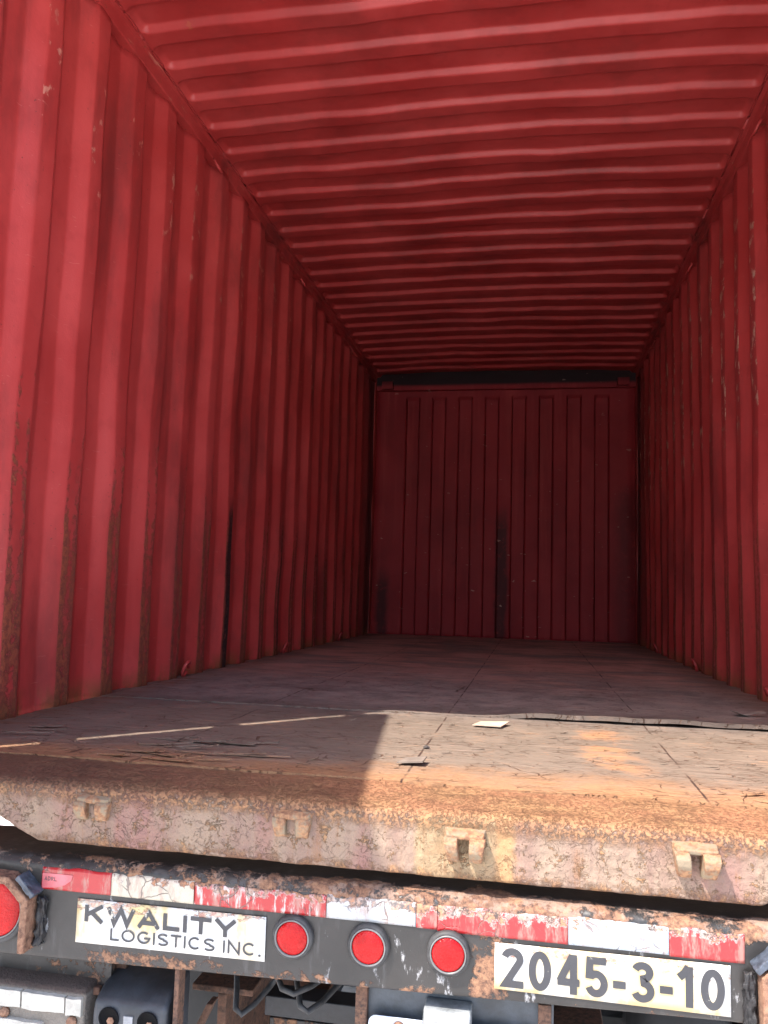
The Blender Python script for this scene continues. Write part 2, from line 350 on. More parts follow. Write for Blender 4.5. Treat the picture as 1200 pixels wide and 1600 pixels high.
class MB:
    def __init__(s): s.V = []; s.F = []
    def poly(s, V, F):
        b = len(s.V); s.V += [Vector(v) for v in V]; s.F += [tuple(b+i for i in f) for f in F]; return s
    def box(s, x0, x1, y0, y1, z0, z1):
        return s.poly([(x, y, z) for x in (x0, x1) for y in (y0, y1) for z in (z0, z1)],
                      [(0, 1, 3, 2), (4, 6, 7, 5), (0, 4, 5, 1), (2, 3, 7, 6), (0, 2, 6, 4), (1, 5, 7, 3)])
    def prism(s, pts, ax, a0, a1):     # pts 2-D polygon; ax = axis extruded along
        def mk(p, a): return {'x': (a, p[0], p[1]), 'y': (p[0], a, p[1]), 'z': (p[0], p[1], a)}[ax]
        n = len(pts)
        return s.poly([mk(p, a0) for p in pts]+[mk(p, a1) for p in pts],
                      [tuple(range(n)), tuple(range(2*n-1, n-1, -1))]+[(i, (i+1) % n, n+(i+1) % n, n+i) for i in range(n)])
    def lathe(s, prof, c, n=32, ax='y'):    # prof: (radius, offset along axis)
        V = []; F = []
        for rr, d in prof:
            for i in range(n):
                a = 2*math.pi*i/n; p, q = rr*math.cos(a), rr*math.sin(a)
                V.append((c[0]+p, c[1]+d, c[2]+q) if ax == 'y' else (c[0]+d, c[1]+p, c[2]+q))
        for j in range(len(prof)-1):
            for i in range(n): F.append((j*n+i, j*n+(i+1) % n, (j+1)*n+(i+1) % n, (j+1)*n+i))
        if prof[0][0] > 1e-4: F.append(tuple(range(n)))
        if prof[-1][0] > 1e-4: F.append(tuple(range(len(V)-1, len(V)-n-1, -1)))
        return s.poly(V, F)
    def tube(s, pts, rad, n=8):
        pts = [Vector(p) for p in pts]; V = []; F = []
        for i, p in enumerate(pts):
            t = (pts[min(i+1, len(pts)-1)]-pts[max(i-1, 0)]).normalized(); a = t.orthogonal().normalized() if i == 0 else (a-t*a.dot(t)).normalized(); b = t.cross(a)
            for j in range(n):
                an = 2*math.pi*j/n; V.append(p+(a*math.cos(an)+b*math.sin(an))*rad)
        for i in range(len(pts)-1):
            for j in range(n): F.append((i*n+j, i*n+(j+1) % n, (i+1)*n+(j+1) % n, (i+1)*n+j))
        F.append(tuple(range(n))); F.append(tuple(range(len(V)-1, len(V)-n-1, -1)))
        return s.poly(V, F)
    def build(s, name, mat, root=None, smooth=False, bevel=0, parent=None, rough=0, segs=2, sub=0):
        o = mesh(name, s.V, s.F, mat, root, smooth, None, parent)
        if bevel:
            m = o.modifiers.new('b', 'BEVEL'); m.width = bevel; m.segments = segs; m.limit_method = 'ANGLE'; m.angle_limit = .6
            for p in o.data.polygons: p.use_smooth = True
            w = o.modifiers.new('w', 'WEIGHTED_NORMAL'); w.keep_sharp = False
        if sub:
            q = o.modifiers.new('s', 'SUBSURF'); q.subdivision_type = 'SIMPLE'; q.levels = q.render_levels = sub
        if rough:
            t = bpy.data.textures.get('grit') or bpy.data.textures.new('grit', 'CLOUDS'); t.noise_scale = .012; t.noise_depth = 3
            d = o.modifiers.new('d', 'DISPLACE'); d.texture = t; d.strength = rough; d.texture_coords = 'LOCAL'
        return o
def N(x, y, z, s=1.): return mn.noise(Vector((x*s, y*s, z*s)))
def FB(x, y, z, s=1., oc=4): return mn.fractal(Vector((x*s, y*s, z*s)), .9, 2.0, oc)
def grid(nu, nv): return [(i*nv+j, i*nv+j+1, (i+1)*nv+j+1, (i+1)*nv+j) for i in range(nu-1) for j in range(nv-1)]

# ------------------------------------------------------------------ ground
gm = ground_mat()
g = mesh('ground', [(-600, -600, -1.38), (600, -600, -1.38), (600, 600, -1.38), (-600, 600, -1.38)], [(0, 1, 2, 3)], gm)
g['kind'] = 'structure'; g['label'] = 'pale sunlit concrete yard glimpsed under the container'; g['category'] = 'ground'

# ------------------------------------------------------------------ shipping container
C = empty('shipping_container', (1.175, 2.95, -.15), 'empty open red steel shipping container with rusty sill and worn plywood floor', 'container')
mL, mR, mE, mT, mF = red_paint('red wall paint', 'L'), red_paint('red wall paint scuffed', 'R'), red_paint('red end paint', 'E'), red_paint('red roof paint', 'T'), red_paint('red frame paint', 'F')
D = .034
def profile(starts, p_len, up_w, sl, dn_w, y0, y1):
    """list of (pos, depth 0..1, edge weight)"""
    P = []
    def seg(pos, d, e): P.append((pos, d, e))
    for s in starts:          # s: where the inner ridge begins
        for pos, d, e in ((s-sl-.008, 1, 0), (s-sl, .985, .1), (s-sl+.007, .90, 0), (s-sl*.5, .5, 0), (s-.007, .10, .25), (s, .015, 1), (s+.007, 0, 1), (s+up_w*.5, 0, .6),
                          (s+up_w-.007, 0, 1), (s+up_w, .015, 1), (s+up_w+.007, .10, .25), (s+up_w+sl*.5, .5, 0), (s+up_w+sl-.007, .90, 0), (s+up_w+sl, .985, .1), (s+up_w+sl+.008, 1, 0)):
            seg(pos, d, e)
    P = [q for q in P if y0 < q[0] < y1]; P.sort()
    d0 = P[0][1]; d1 = P[-1][1]
    return [(y0, d0, 0)]+P+[(y1, d1, 0)]
starts = [.562+.2762*k for k in range(-2, 20)]
def side_wall(sgn, mat):
    P = profile(starts, .276, .074, .062, .066, .10, L-.10)
    nz = 64; V = []; A = []
    for pos, d, e in P:
        for j in range(nz):
            z = -.02+(2.345+.02)*j/(nz-1)
            endf = min(1, (2.345-z)/.04)
            x0 = 0.0
            dent = .013*FB(pos*.9, z*.9, sgn*3.1, 1.1, 3)*(1-.5*d) + .007*N(pos*4, z*2.2, sgn)*(1-.4*d)+.010*max(0, N(pos*2.6, z*2.0, 8*sgn)-.25)*(1-d)
            x = -D*d + dent*.8
            yy = pos+.007*N(pos*2.1, z*1.7, 5+sgn)+.006*N(pos*7, z*4, 2+sgn)
            V.append((x if sgn < 0 else WI-x, yy, z)); A.append(e)
    o = mesh('wall', V, grid(len(P), nz), mat, C, True, {'edge': A})
    m = o.modifiers.new('t', 'SOLIDIFY'); m.thickness = .002; m.offset = 0
    o['label'] = 'left corrugated side wall with rust and black soot streaks' if sgn < 0 else 'right corrugated side wall with chipped ridges'
    return o
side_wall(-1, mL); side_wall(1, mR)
# end wall: eight recessed pans closed at the top
def end_wall():
    xs = [0.0, .10]; P = [(-.01, 0), (.06, 0), (.14, 0), (.22, 0)]
    for k in range(8):
        a = .272+.2455*k; w = .140; s = .016
        P += [(a-.004, 0), (a, .02), (a+s*.5, .5), (a+s, .98), (a+s+.004, 1), (a+w/2, 1), (a+w-s-.004, 1), (a+w-s, .98), (a+w-s*.5, .5), (a+w, .02), (a+w+.004, 0), (a+w+.055, 0)]
    P += [(2.26, 0), (2.36, 0)]; P.sort()
    zs = [-.02+j*2.20/40 for j in range(41)]+[2.195, 2.205, 2.215, 2.225, 2.30, 2.40]
    V = []; A = []
    for x, d in P:
        for z in zs:
            c = 1 if z < 2.19 else max(0, 1-(z-2.19)/.016)
            V.append((x, L+.038*d*c+.005*FB(x, z, 9, 1.3, 3), z)); A.append(0)
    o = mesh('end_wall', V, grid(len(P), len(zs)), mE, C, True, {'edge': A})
    e = o.modifiers.new('e', 'EDGE_SPLIT'); e.split_angle = math.radians(40)
    m = o.modifiers.new('t', 'SOLIDIFY'); m.thickness = .002; m.offset = 1
end_wall()
# roof, die-stamped ribs with rounded ends
def roof():
    ys = [.0]; k0 = -6
    ribs = [1.262+.2085*k for k in range(k0, 23)]     # where the slope that looks to the door begins (end of a raised trough)
    def hh(y):
        for b in ribs:
            t = y-b                      # trough runs from b-.108 to b, then drops over 26 mm
            if -.125 <= t <= .022:
                up = min(1, max(0, (t+.125)/.024)); dn = min(1, max(0, (.021-t)/.021))
                up = up*up*(3-2*up); dn = dn*dn*(3-2*dn); return up*dn, b
        return 0, None
    yv = []
    for b in ribs:
        yv += [b-.130, b-.124, b-.118, b-.112, b-.106, b-.100, b-.08, b-.055, b-.03, b-.008, b, b+.004, b+.009, b+.014, b+.019, b+.024, b+.029, b+.035, b+.055]
    yv = sorted(set([0.08]+[y for y in yv if .09 < y < L-.03]+[L+.01]))
    xv = [-.03, .0, .03]+[.02+.006*i for i in range(17)]+[.14+(WI-.28)*i/70 for i in range(71)]+[WI-.116+.006*i for i in range(17)]+[WI-.03, WI, WI+.03]
    V = []
    for x in xv:
        ex = min(x, WI-x)
        for y in yv:
            h, b = hh(y)
            if b is not None:
                # rounded end caps: the end curves away near the trough's edges
                c = abs((y-(b-.048))/.076); off = .024+.030*max(0, c)**3
                t = min(1, max(0, (ex-off)/.026)); h *= t*t*(3-2*t)
            cam_ = .018*(1-((x-WI/2)/(WI/2))**2)
            w = min(1, ex/.25)
            dent = w*(.012*FB(x*.8, y*1.1, 2.2, 1.2, 3)+.005*N(x*3.2, y*4.5, 7)+.003*N(x*7, y*9, 1))
            jit = .006*N(x*1.3, y*.7, 4)*w
            V.append((x, y+jit, H+.024*h+cam_+dent))
    o = mesh('roof', V, grid(len(xv), len(yv)), mT, C, True)
    m = o.modifiers.new('t', 'SOLIDIFY'); m.thickness = .002; m.offset = 1
roof()
for s in (-1, 1):
    x = lambda a: a if s < 0 else WI-a
    b = MB(); pts = [(-.062, 2.335), (.004, 2.335), (.004, 2.393), (-.062, 2.393)]
    n = 40; V = []; F = []
    for i in range(n):
        y = .1+(L-.1)*i/(n-1); w = .003*N(y*1.5, s, 0)
        V += [(x(p+w), y, q) for p, q in pts]
    for i in range(n-1): F += [(i*4+j, i*4+(j+1) % 4, (i+1)*4+(j+1) % 4, (i+1)*4+j) for j in range(4)]
    b.poly(V, F).build('top_rail', mF, C, bevel=.004)
    # flat lip the roof is welded to
    MB().prism([(x(.0), 2.386), (x(.022), 2.3875), (x(.022), 2.3915), (x(.0), 2.390)], 'y', .1, L-.02).build('roof_flange', mF, C)
    MB().box(*sorted((x(-.055), x(-.040))), .1, L, -.155, .0).box(*sorted((x(-.040), x(.012))), .1, L, -.155, -.143).build('bottom_rail', mF, C)
    MB().box(*sorted((x(-.058), x(.002))), L-.105, L+.12, -.02, H).box(*sorted((x(-.085), x(-.066))), L-.40, L+.12, -.02, H).build('corner_post', mF, C, bevel=.004)  # post, plus an added unseen outer plate that keeps sun from leaking in
    # door post and its outer column
    MB().box(*sorted((x(-.09), x(-.001))), .0, .10, -.02, 2.46).build('corner_post', mF, C, bevel=.004)
    MB().box(*sorted((x(-.09), x(.075))), .002, .17, -.17, -.022).build('corner_casting', mF, C, bevel=.008)
    MB().box(*sorted((x(-.09), x(.075))), L-.05, L+.12, -.17, -.022).build('corner_casting', mF, C, bevel=.008)
    # gusset at the far top corner
    MB().box(*sorted((x(.062), x(.165))), L-.11, L-.012, 2.268, 2.336).build('corner_gusset', mE, C, bevel=.004)
MB().box(-.05, WI+.05, L+.045, L+.06, -.15, 2.45).build('end_frame', mF, C)
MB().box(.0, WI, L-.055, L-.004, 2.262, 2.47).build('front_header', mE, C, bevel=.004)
MB().box(-.001, WI+.001, .0, .09, 2.290, 2.40).build('door_header', mF, C, bevel=.004)
# lashing rings: bent bar loops welded to the rails
def ring(p, ax, tilt):
    pts = []
    for i in range(13):
        a = math.pi*(1.15*i/12-.075); q = Vector((0, -math.cos(a)*.030, -math.sin(a)*.040)); q.rotate(Matrix.Rotation(tilt*ax, 3, 'Y'))
        pts.append(Vector(p)+q)
    MB().tube(pts, .0065, 8).build('lashing_ring', mF, C, smooth=True)
for yy in (1.86, 3.29, 4.72):
    ring((.012, yy, 2.325), -1, .5); ring((WI-.012, yy-.05, 2.300), 1, .5)
def ring_low(p, s):
    pts = [Vector(p)+Vector((s*.012*math.sin(i/14*6.28), .024*math.cos(i/14*6.28), .030*math.sin(i/14*6.28))) for i in range(14)]
    MB().tube(pts, .007, 8).build('lashing_ring', mF, C, smooth=True)
for yy in (1.80, 3.23, 4.66):
    ring_low((.012, yy, .036), 1); ring_low((WI-.012, yy, .036), -1)

# floor: end sheet and the raised sheets behind it
fm = floor_mat()
def seam(x): return .20-.035*(x/2.35)+.012*FB(x, 3, 0, 2.6, 4)+.004*N(x, 0, 1, 40)
def lip(x): return 1.118+max(0, x-1.35)*.022+.006*FB(x, 1, 4, 3, 4)
def sheet(name, ya, yb, x0, x1, zf, nx, ny, ease=1., thick=.028):
    V = []
    for i in range(nx):
        x = x0+(x1-x0)*i/(nx-1); a, b = ya(x), yb(x)
        for j in range(ny):
            t = (j/(ny-1))**ease; y = a+(b-a)*t; V.append((x, y, zf(x, y)))
    # skirt so that the front edge shows its thickness
    n0 = len(V); F = grid(nx, ny)
    for i in range(nx):
        v = V[i*ny]; V.append((v[0], v[1]+.001, v[2]-thick))
    for i in range(nx):
        v = V[i*ny]; V.append((v[0], v[1]+.12, v[2]-thick-(.0 if thick > .02 else .004)))
    F += [(i*ny, n0+i, n0+i+1, (i+1)*ny) for i in range(nx-1)]+[(n0+i, n0+nx+i, n0+nx+i+1, n0+i+1) for i in range(nx-1)]
    return mesh(name, V, F, fm, C, True)
def zfront(x, y):
    e = max(0, 1-x/.55)*max(0, 1-abs(y-.3)/.5)
    return .0015*FB(x, y, 0, 5, 4)+.0012*N(x*4, y*45, 3)-.003*e-.010*e*max(0, N(x*3, y*24, 8))
f1 = sheet('floor_panel', seam, lambda x: lip(x)+.004+.30*min(1, max(0, (x-1.25)/.1)), .0, WI, zfront, 420, 190)
f1['label'] = 'bleached cracked end sheet of the plywood floor'
def lift(x):
    t = min(1, max(0, (x-1.28)/.25)); t = t*t*(3-2*t)
    return .0022+.0168*t*(1+.3*N(x*6, 0, 2))
def zrear(x, y):
    d = max(0, 1-(y-lip(x))/.5); return lift(x)*d**1.2+.002*FB(x, y, 3, 3, 4)+.0008*N(x*5, y*40, 1)+.001
f2 = sheet('floor_panel', lip, lambda x: L+.044, -.035, WI+.035, zrear, 260, 420, 1.6, .013)
f2['label'] = 'stained inner sheets of the plywood floor'
e = f2.modifiers.new('e', 'EDGE_SPLIT'); e.split_angle = math.radians(50)
e = f1.modifiers.new('e', 'EDGE_SPLIT'); e.split_angle = math.radians(60)
# curled splinters where the veneer has torn: part of the floor
def splinter(x, y, l, w, ang, curl, z=.004):
    c, s = math.cos(ang), math.sin(ang); V = []; n = 9
    for i in range(n):
        t = i/(n-1); ww = w*(.35+.65*math.sin(math.pi*min(1, t*1.2)/1.25))*(1+.35*N(i*1.7, x*9, y*9)); zz = z+curl*t*t
        for q in (-.5, .5):
            px, py = t*l, q*ww; V.append((x+px*c-py*s, y+px*s+py*c, zz+.0008*q))
    o = len(V); V += [(v[0], v[1], v[2]-.0016) for v in V]
    F = [(2*i, 2*i+1, 2*i+3, 2*i+2) for i in range(n-1)]+[(o+2*i, o+2*i+2, o+2*i+3, o+2*i+1) for i in range(n-1)]
    F += [(2*i, 2*i+2, o+2*i+2, o+2*i) for i in range(n-1)]+[(2*i+1, o+2*i+1, o+2*i+3, 2*i+3) for i in range(n-1)]+[(0, o, o+1, 1), (2*n-2, 2*n-1, o+2*n-1, o+2*n-2)]
    mesh('veneer_splinter', V, F, fm, C, False)
random.seed(3)
for i in range(34):
    x = random.uniform(.12, .75); y = .22+.33*random.random()**1.2*(1-(x-.12)*.5)
    if abs(y-1.133*x-.02) < .16 and y > .26: continue
    splinter(x, y, random.uniform(.05, .20), random.uniform(.006, .02), random.uniform(-.35, .25), random.uniform(.002, .012))
for i in range(26):
    x = random.uniform(.9, 2.1); y = random.uniform(.22, 1.05)
    splinter(x, y, random.uniform(.015, .06), random.uniform(.003, .009), random.uniform(-.5, .5), random.uniform(.001, .005), .002)
splinter(2.02, 1.40, .20, .05, .1, .020, .006); splinter(2.22, 1.43, -.12, .05, .5, .022, .006)
splinter(1.82, 1.34, .16, .012, .02, .003, .006)

# sill with threshold
sm = sill_mat()
def sill():
    nx = 640; V = []; x0, x1 = .076, WI-.076
    def zb(x):
        ex = min(x, WI-x); t = (ex-.335)/(.507-.335)
        return -.122 if t > 1 else (-.046 if t < 0 else -.046-.076*t)
    for i in range(nx):
        x = x0+(x1-x0)*i/(nx-1); s = seam(x)+.012; b = zb(x)
        rows = [(s, -.004)]+[(s-(s-.026)*k/8, -.004-.003*k/8) for k in range(1, 9)]
        rows += [(.018, -.0085), (.010, -.0115), (.004, -.0165), (.001, -.022)]
        nf = 30; rows += [(.0, -.022+(b+.022+.004)*k/nf) for k in range(1, nf+1)]
        rows += [(.003, b), (.03, b+.001), (.10, b+.002)]
        for j, (y, z) in enumerate(rows):
            r1 = FB(x, y, z, 22, 4); r2 = max(0, FB(x+5, y, z*1.0, 60, 3))
            d = .0020*r1+.0030*r2+.0035*N(x*5, z*7, 3)
            if j == 0: d = 0
            edge = math.exp(-((z+.016)/.008)**2)*.0022*N(x*30, 2, z*20) if j > 5 else 0
            V.append((x, y-(d+edge if j > 9 else 0), z+(d*.8+edge*.6 if j <= 12 else 0)+(.0012*N(x*18, 6, 1) if j > 40 else 0)))
    nr = len(V)//nx
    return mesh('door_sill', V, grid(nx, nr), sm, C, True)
so = sill()
def keeper(x, depth, zc, worn=1.):
    mb = MB(); p = depth
    # sloping cap plate, tapered towards its front edge
    def loft(a, b):   # two quads (list of 4 points) joined
        mb.poly(a+b, [(0, 1, 2, 3), (7, 6, 5, 4)]+[(i, 4+i, 4+(i+1) % 4, (i+1) % 4) for i in range(4)])
    loft([(x-.038, .004, zc+.002), (x+.038, .004, zc+.002), (x+.038, .004, zc-.012), (x-.038, .004, zc-.012)],
         [(x-.032, -p*.66, zc-.006), (x+.034, -p*.66, zc-.006), (x+.034, -p*.62, zc-.015), (x-.032, -p*.62, zc-.015)])
    for a, b, c, d in ((-.037, -.012, -.029, -.009), (.009, .038, .009, .031)):
        prof = [(.004, -.010), (-p*.70, -.011), (-p, -.019), (-p*.97, -.033*worn), (-p*.55, -.053*worn), (.004, -.058*worn)]
        n = len(prof); V = []
        for (y_, z_) in prof:
            t = min(1, max(0, (-z_-.013)/.04)); V.append((x+a+(c-a)*t, y_, zc+z_))
        for (y_, z_) in prof:
            t = min(1, max(0, (-z_-.013)/.04)); V.append((x+b+(d-b)*t, y_, zc+z_))
        mb.poly(V, [tuple(range(n)), tuple(range(2*n-1, n-1, -1))]+[(i, (i+1) % n, n+(i+1) % n, n+i) for i in range(n)])
    return mb.build('cam_keeper', km, None, bevel=.003, parent=so, segs=3, sub=2, rough=.0028)
k = NT('rusty keeper'); n1 = k.noise(32, 6, .7); n2 = k.noise(120, 4, .7)
kc = k.mix(k.step(n1, .42, .56), (.19, .145, .095), k.mix(k.step(n2, .4, .6), (.17, .08, .042), (.28, .15, .075)))
km = k.out(k.mix(k.step(n1, .60, .68), kc, (.11, .045, .025)), .8, k.add(n1, k.mul(n2, .5)), .003)
keeper(.622, .020, -.026, .85); keeper(1.024, .016, -.027, .85); keeper(1.346, .036, -.034); keeper(1.737, .042, -.026)

# doors stand open, out of the picture; the left one throws the shade
def door(px, sgn, ang, label):
    d = Vector((math.cos(ang), math.sin(ang), 0)); nrm = Vector((-d.y, d.x, 0))*sgn
    def P(a, t, z): return Vector((px, -.056, 0))+d*a+nrm*t+Vector((0, 0, z))
    V = []; F = []; n = 0
    prof = [(0.004, 0), (.09, 0)]
    for k in range(4): a = .12+k*.25; prof += [(a, 0), (a+.04, .03), (a+.13, .03), (a+.17, 0)]
    prof += [(1.13, 0)]
    for a, t in prof: V += [P(a, t, .012), P(a, t, 2.262)]
    F = [(2*i, 2*i+1, 2*i+3, 2*i+2) for i in range(len(prof)-1)]
    o = mesh('door', V, F, mF, C, False); o['label'] = label
    m = o.modifiers.new('t', 'SOLIDIFY'); m.thickness = .004; m.offset = 0
    fr = MB()
    def bar(a0, a1, z0, z1, t0=-.02, t1=.03):
        fr.poly([P(a, t, z) for a in (a0, a1) for t in (t0, t1) for z in (z0, z1)], [(0, 1, 3, 2), (4, 6, 7, 5), (0, 4, 5, 1), (2, 3, 7, 6), (0, 2, 6, 4), (1, 5, 7, 3)])
    bar(.0, .05, .01, 2.264); bar(1.10, 1.15, .01, 2.264); bar(.052, 1.098, .01, .09); bar(.052, 1.098, 2.19, 2.264)
    fr.build('door_frame', mF, None, parent=o)
    for z in (.10, .784, 1.47, 2.135):
        hb = MB(); q = Vector((px, -.056, z)); e = Vector((-.05*sgn, .028, 0)) if False else Vector((-.02*sgn, .034, 0))
        a, b = P(.045, .005, z), Vector((px-.035*sgn, -.0015, z))
        dr = (b-a).normalized(); w = Vector((-dr.y, dr.x, 0))*.009
        hb.poly([p+ww+Vector((0, 0, h)) for p in (a, b) for ww in (-w, w) for h in (-.052, .052)], [(0, 1, 3, 2), (4, 6, 7, 5), (0, 4, 5, 1), (2, 3, 7, 6), (0, 2, 6, 4), (1, 5, 7, 3)])
        hb.build('hinge', mF, None, parent=o)
    for a in (.38, .86):
        MB().tube([P(a, -.045, .0), P(a, -.045, 2.30)], .015, 10).build('locking_bar', plain('galvanised bar', (.32, .32, .33), .45), None, parent=o, smooth=True)
door(-.006, 1, math.radians(-83.2), 'left door leaf standing open')
door(WI+.006, -1, math.radians(-18), 'right door leaf standing open')

# ------------------------------------------------------------------ trailer
T = empty('chassis_trailer', (1.178, 2.2, -1.38), 'rear of a rusty black container chassis trailer with red lamps under the container', 'trailer')
bk = black_mat(); dk = black_mat('grimy chassis paint', 1.0)
def bumper():
    nx = 520; V = []; x0, x1 = -.12, 2.47; y0 = -.012
    for i in range(nx):
        x = x0+(x1-x0)*i/(nx-1); zb = -.338+.030*min(1, max(0, (x-.43)/1.36))
        zt = -.150+.003*FB(x, 2, 2, 3, 3)
        rows = [(.16, zt), (.12, zt), (.08, zt), (.05, zt), (.035, zt), (.022, zt-.0005)]
        rows += [(y0+.024-.024*math.sin(a*math.pi/16), zt-.020+.020*math.cos(a*math.pi/16)) for a in range(1, 9)]
        zz = zt-.020
        rows += [(y0, zz+(zb+.006-zz)*k/34) for k in range(1, 35)]
        rows += [(y0+.002, zb+.002), (y0+.007, zb), (y0+.06, zb), (y0+.06, zb+.008)]
        for j, (y, z) in enumerate(rows):
            up = math.exp(-((z+.160)/.016)**2)
            d = up*(.0020*FB(x, y, z, 14, 4)+.002*max(0, FB(x, y, z, 45, 3)))+.0006*FB(x, y, z, 20, 3)
            V.append((x, y+(-d if y < .03 else 0), z+(d*.7 if j < 14 else 0)))
    return mesh('rear_bumper', V, grid(nx, len(V)//nx), bk, T, True)
bumper()
YB = -.0128
def tape(x0, x1, z0, z1, mat):
    V = []; n = 40; m = 8
    for i in range(n):
        for j in range(m):
            x = x0+(x1-x0)*i/(n-1); z = z0+(z1-z0)*j/(m-1); top = max(0, j/(m-1)-.75)*4
            V.append((x, YB-.0016+top*.002-.0004*N(x*60, z*60, 1), z+(.004*FB(x, 0, z0, 25, 3)*(j == m-1))))
    o = mesh('reflective_tape', V, grid(n, m), mat, T, True)
    q = o.modifiers.new('t', 'SOLIDIFY'); q.thickness = .0006; q.offset = -1 
    return o
RED, WHT = (.30, .008, .011), (.33, .345, .36)
tape(.529, .6745, -.206, -.165, tape_mat('red tape clean', RED, -.06, False, 1)); 
tape(.6755, .8425, -.206, -.165, tape_mat('white tape stained', (.38, .35, .28), -.0, False, 5))
tape(.8435, 1.0975, -.206, -.168, tape_mat('red tape streaked', RED, .06, True, 9))
tape(1.0985, 1.262, -.206, -.166, tape_mat('white tape torn', WHT, .115, False, 4, (.08, .07, .07)))
tape(1.263, 1.300, -.207, -.168, tape_mat('red tape torn', RED, .13, False, 8))
tape(1.301, 1.5265, -.209, -.166, tape_mat('red tape torn more', RED, .085, False, 12))
tape(1.5275, 1.6925, -.209, -.164, tape_mat('white tape cracked', (.33, .37, .42), .05, False, 15))
tape(1.6935, 1.813, -.211, -.165, tape_mat('red tape cracked', RED, .07, False, 3))
# small peeled sticker on the first red tape
stk = plain('faded sticker', (.58, .13, .15), .4)
sv = MB().prism([(.531, -.176), (.595, -.176), (.592, -.186), (.580, -.195), (.562, -.201), (.531, -.204)], 'y', YB-.0030, YB-.0022).build('sticker', stk, T)

# lettering drawn as strokes
def arc(cx, cy, rx, ry, a0, a1, n=18): return [(cx+rx*math.cos(math.radians(a0+(a1-a0)*i/n)), cy+ry*math.sin(math.radians(a0+(a1-a0)*i/n))) for i in range(n+1)]
def glyph(c, w, t):
    """centre-line strokes in a box w wide and 1 high; t = half the pen width; ends already inset"""
    m = w/2; rx, ry = m-t, .5-t
    return {
     'K': [[(t, 0), (t, 1)], [(w-t*.9, 1), (t*1.2, .40)], [(t+(w-2*t)*.33, .56), (w-t*.8, 0)]],
     'W': [[(t*.6, 1), (w*.27, t*.4), (m, 1-t*.6), (w*.73, t*.4), (w-t*.6, 1)]],
     'A': [[(t*.7, 0), (m, 1-t*.5), (w-t*.7, 0)], [(w*.22, .30), (w*.78, .30)]],
     'L': [[(t, 1), (t, t), (w, t)]], 'I': [[(m, 0), (m, 1)]],
     'T': [[(0, 1-t), (w, 1-t)], [(m, 1-t), (m, 0)]],
     'Y': [[(t*.7, 1), (m, .45), (w-t*.7, 1)], [(m, .48), (m, 0)]],
     'O': [arc(m, .5, rx, ry, 0, 360, 40)], '0': [arc(m, .5, rx, ry, 0, 360, 40)],
     'G': [arc(m, .5, rx, ry, 48, 332, 32)+[(w-t, .46), (m*1.05, .46)]],
     'C': [arc(m, .5, rx, ry, 45, 315, 32)],
     'S': [arc(m, .735, rx, .265-t, 25, 270, 20)+arc(m, .265, rx, .265-t, 90, -155, 20)[1:]],
     'N': [[(t, 0), (t, 1-t*.2), (w-t, t*.2), (w-t, 1)]],
     'D': [[(t, t), (t, 1-t)]+arc(m*.8, .5, w-m*.8-t, ry, 90, -90, 20)+[(t, t)]],
     'R': [[(t, 0), (t, 1-t), (m, 1-t)]+arc(m, .735, rx, .265-t, 90, -90, 12)+[(t, .47)], [(m, .47), (w-t, 0)]],
     '.': [[(m-t, t), (m+t, t)]], '-': [[(0, .37), (w, .37)]],
     '2': [arc(m, 1-rx-t*.9, rx, rx, 165, -32, 20)+[(t*1.3, t), (w, t)]],
     '4': [[(w*.74, 0), (w*.74, 1)], [(w*.70, 1-t*.3), (t*.9, .31)], [(t*.3, .30), (w, .30)]],
     '5': [[(w*.92, 1-t), (w*.20, 1-t)], [(w*.24, 1), (t*1.15, .45)], arc(m, .335, rx, .335-t, 138, -158, 24)],
     '3': [arc(m*.97, .745, rx*.92, .255-t, 160, -80, 18)+arc(m, .285, rx, .285-t, 80, -160, 20)],
     '1': [[(w*.08, .72), (w*.40, .84), (w*.62, 1)], [(w*.66, 1), (w*.66, 0)]],
    }[c]
lm = letter_mat()
def write(text, x0, x1, z0, h, pen, widths, gap, y, parent, tilt=0.):
    tot = sum(widths.get(c, widths['*']) for c in text)+gap*(len(text)-1); sx = (x1-x0)/tot
    mb = MB(); cur = 0; lay = 0
    for c in text:
        w = widths.get(c, widths['*'])
        if c != ' ':
            for st in glyph(c, w, pen/2):
                pts = [((x0+(cur+a)*sx), z0+b*h) for a, b in st]
                closed = (Vector(pts[0])-Vector(pts[-1])).length < 1e-6
                if closed: pts = pts[:-1]
                hw = pen*h/2; n = len(pts); Lp = []; Rp = []
                for i in range(n):
                    p = Vector(pts[i]); a = Vector(pts[i-1]) if (i > 0 or closed) else None; b = Vector(pts[(i+1) % n]) if (i < n-1 or closed) else None
                    d1 = (p-a).normalized() if a is not None else (b-p).normalized(); d2 = (b-p).normalized() if b is not None else d1
                    n1 = Vector((-d1.y, d1.x)); n2 = Vector((-d2.y, d2.x)); mm = (n1+n2)
                    mm = mm.normalized() if mm.length > .05 else n1
                    k = hw/max(.42, mm.dot(n1)); Lp.append(p+mm*k); Rp.append(p-mm*k)
                yy = y-.00015-.00012*(lay % 3); lay += 1
                V = [(q.x, yy, q.y+tilt*(q.x-x0)) for q in Lp]+[(q.x, yy, q.y+tilt*(q.x-x0)) for q in Rp]
                V2 = V+[(a, y, b) for a, _, b in V]; k = len(V)
                rng = range(n) if closed else range(n-1)
                F = [(i, (i+1) % n, n+(i+1) % n, n+i) for i in rng]
                F += [(i, k+i, k+(i+1) % n, (i+1) % n) for i in rng]+[(n+i, n+(i+1) % n, k+n+(i+1) % n, k+n+i) for i in rng]
                mb.poly(V2, F)
        cur += w+gap
    return mb.build('lettering', lm, None, parent=parent)
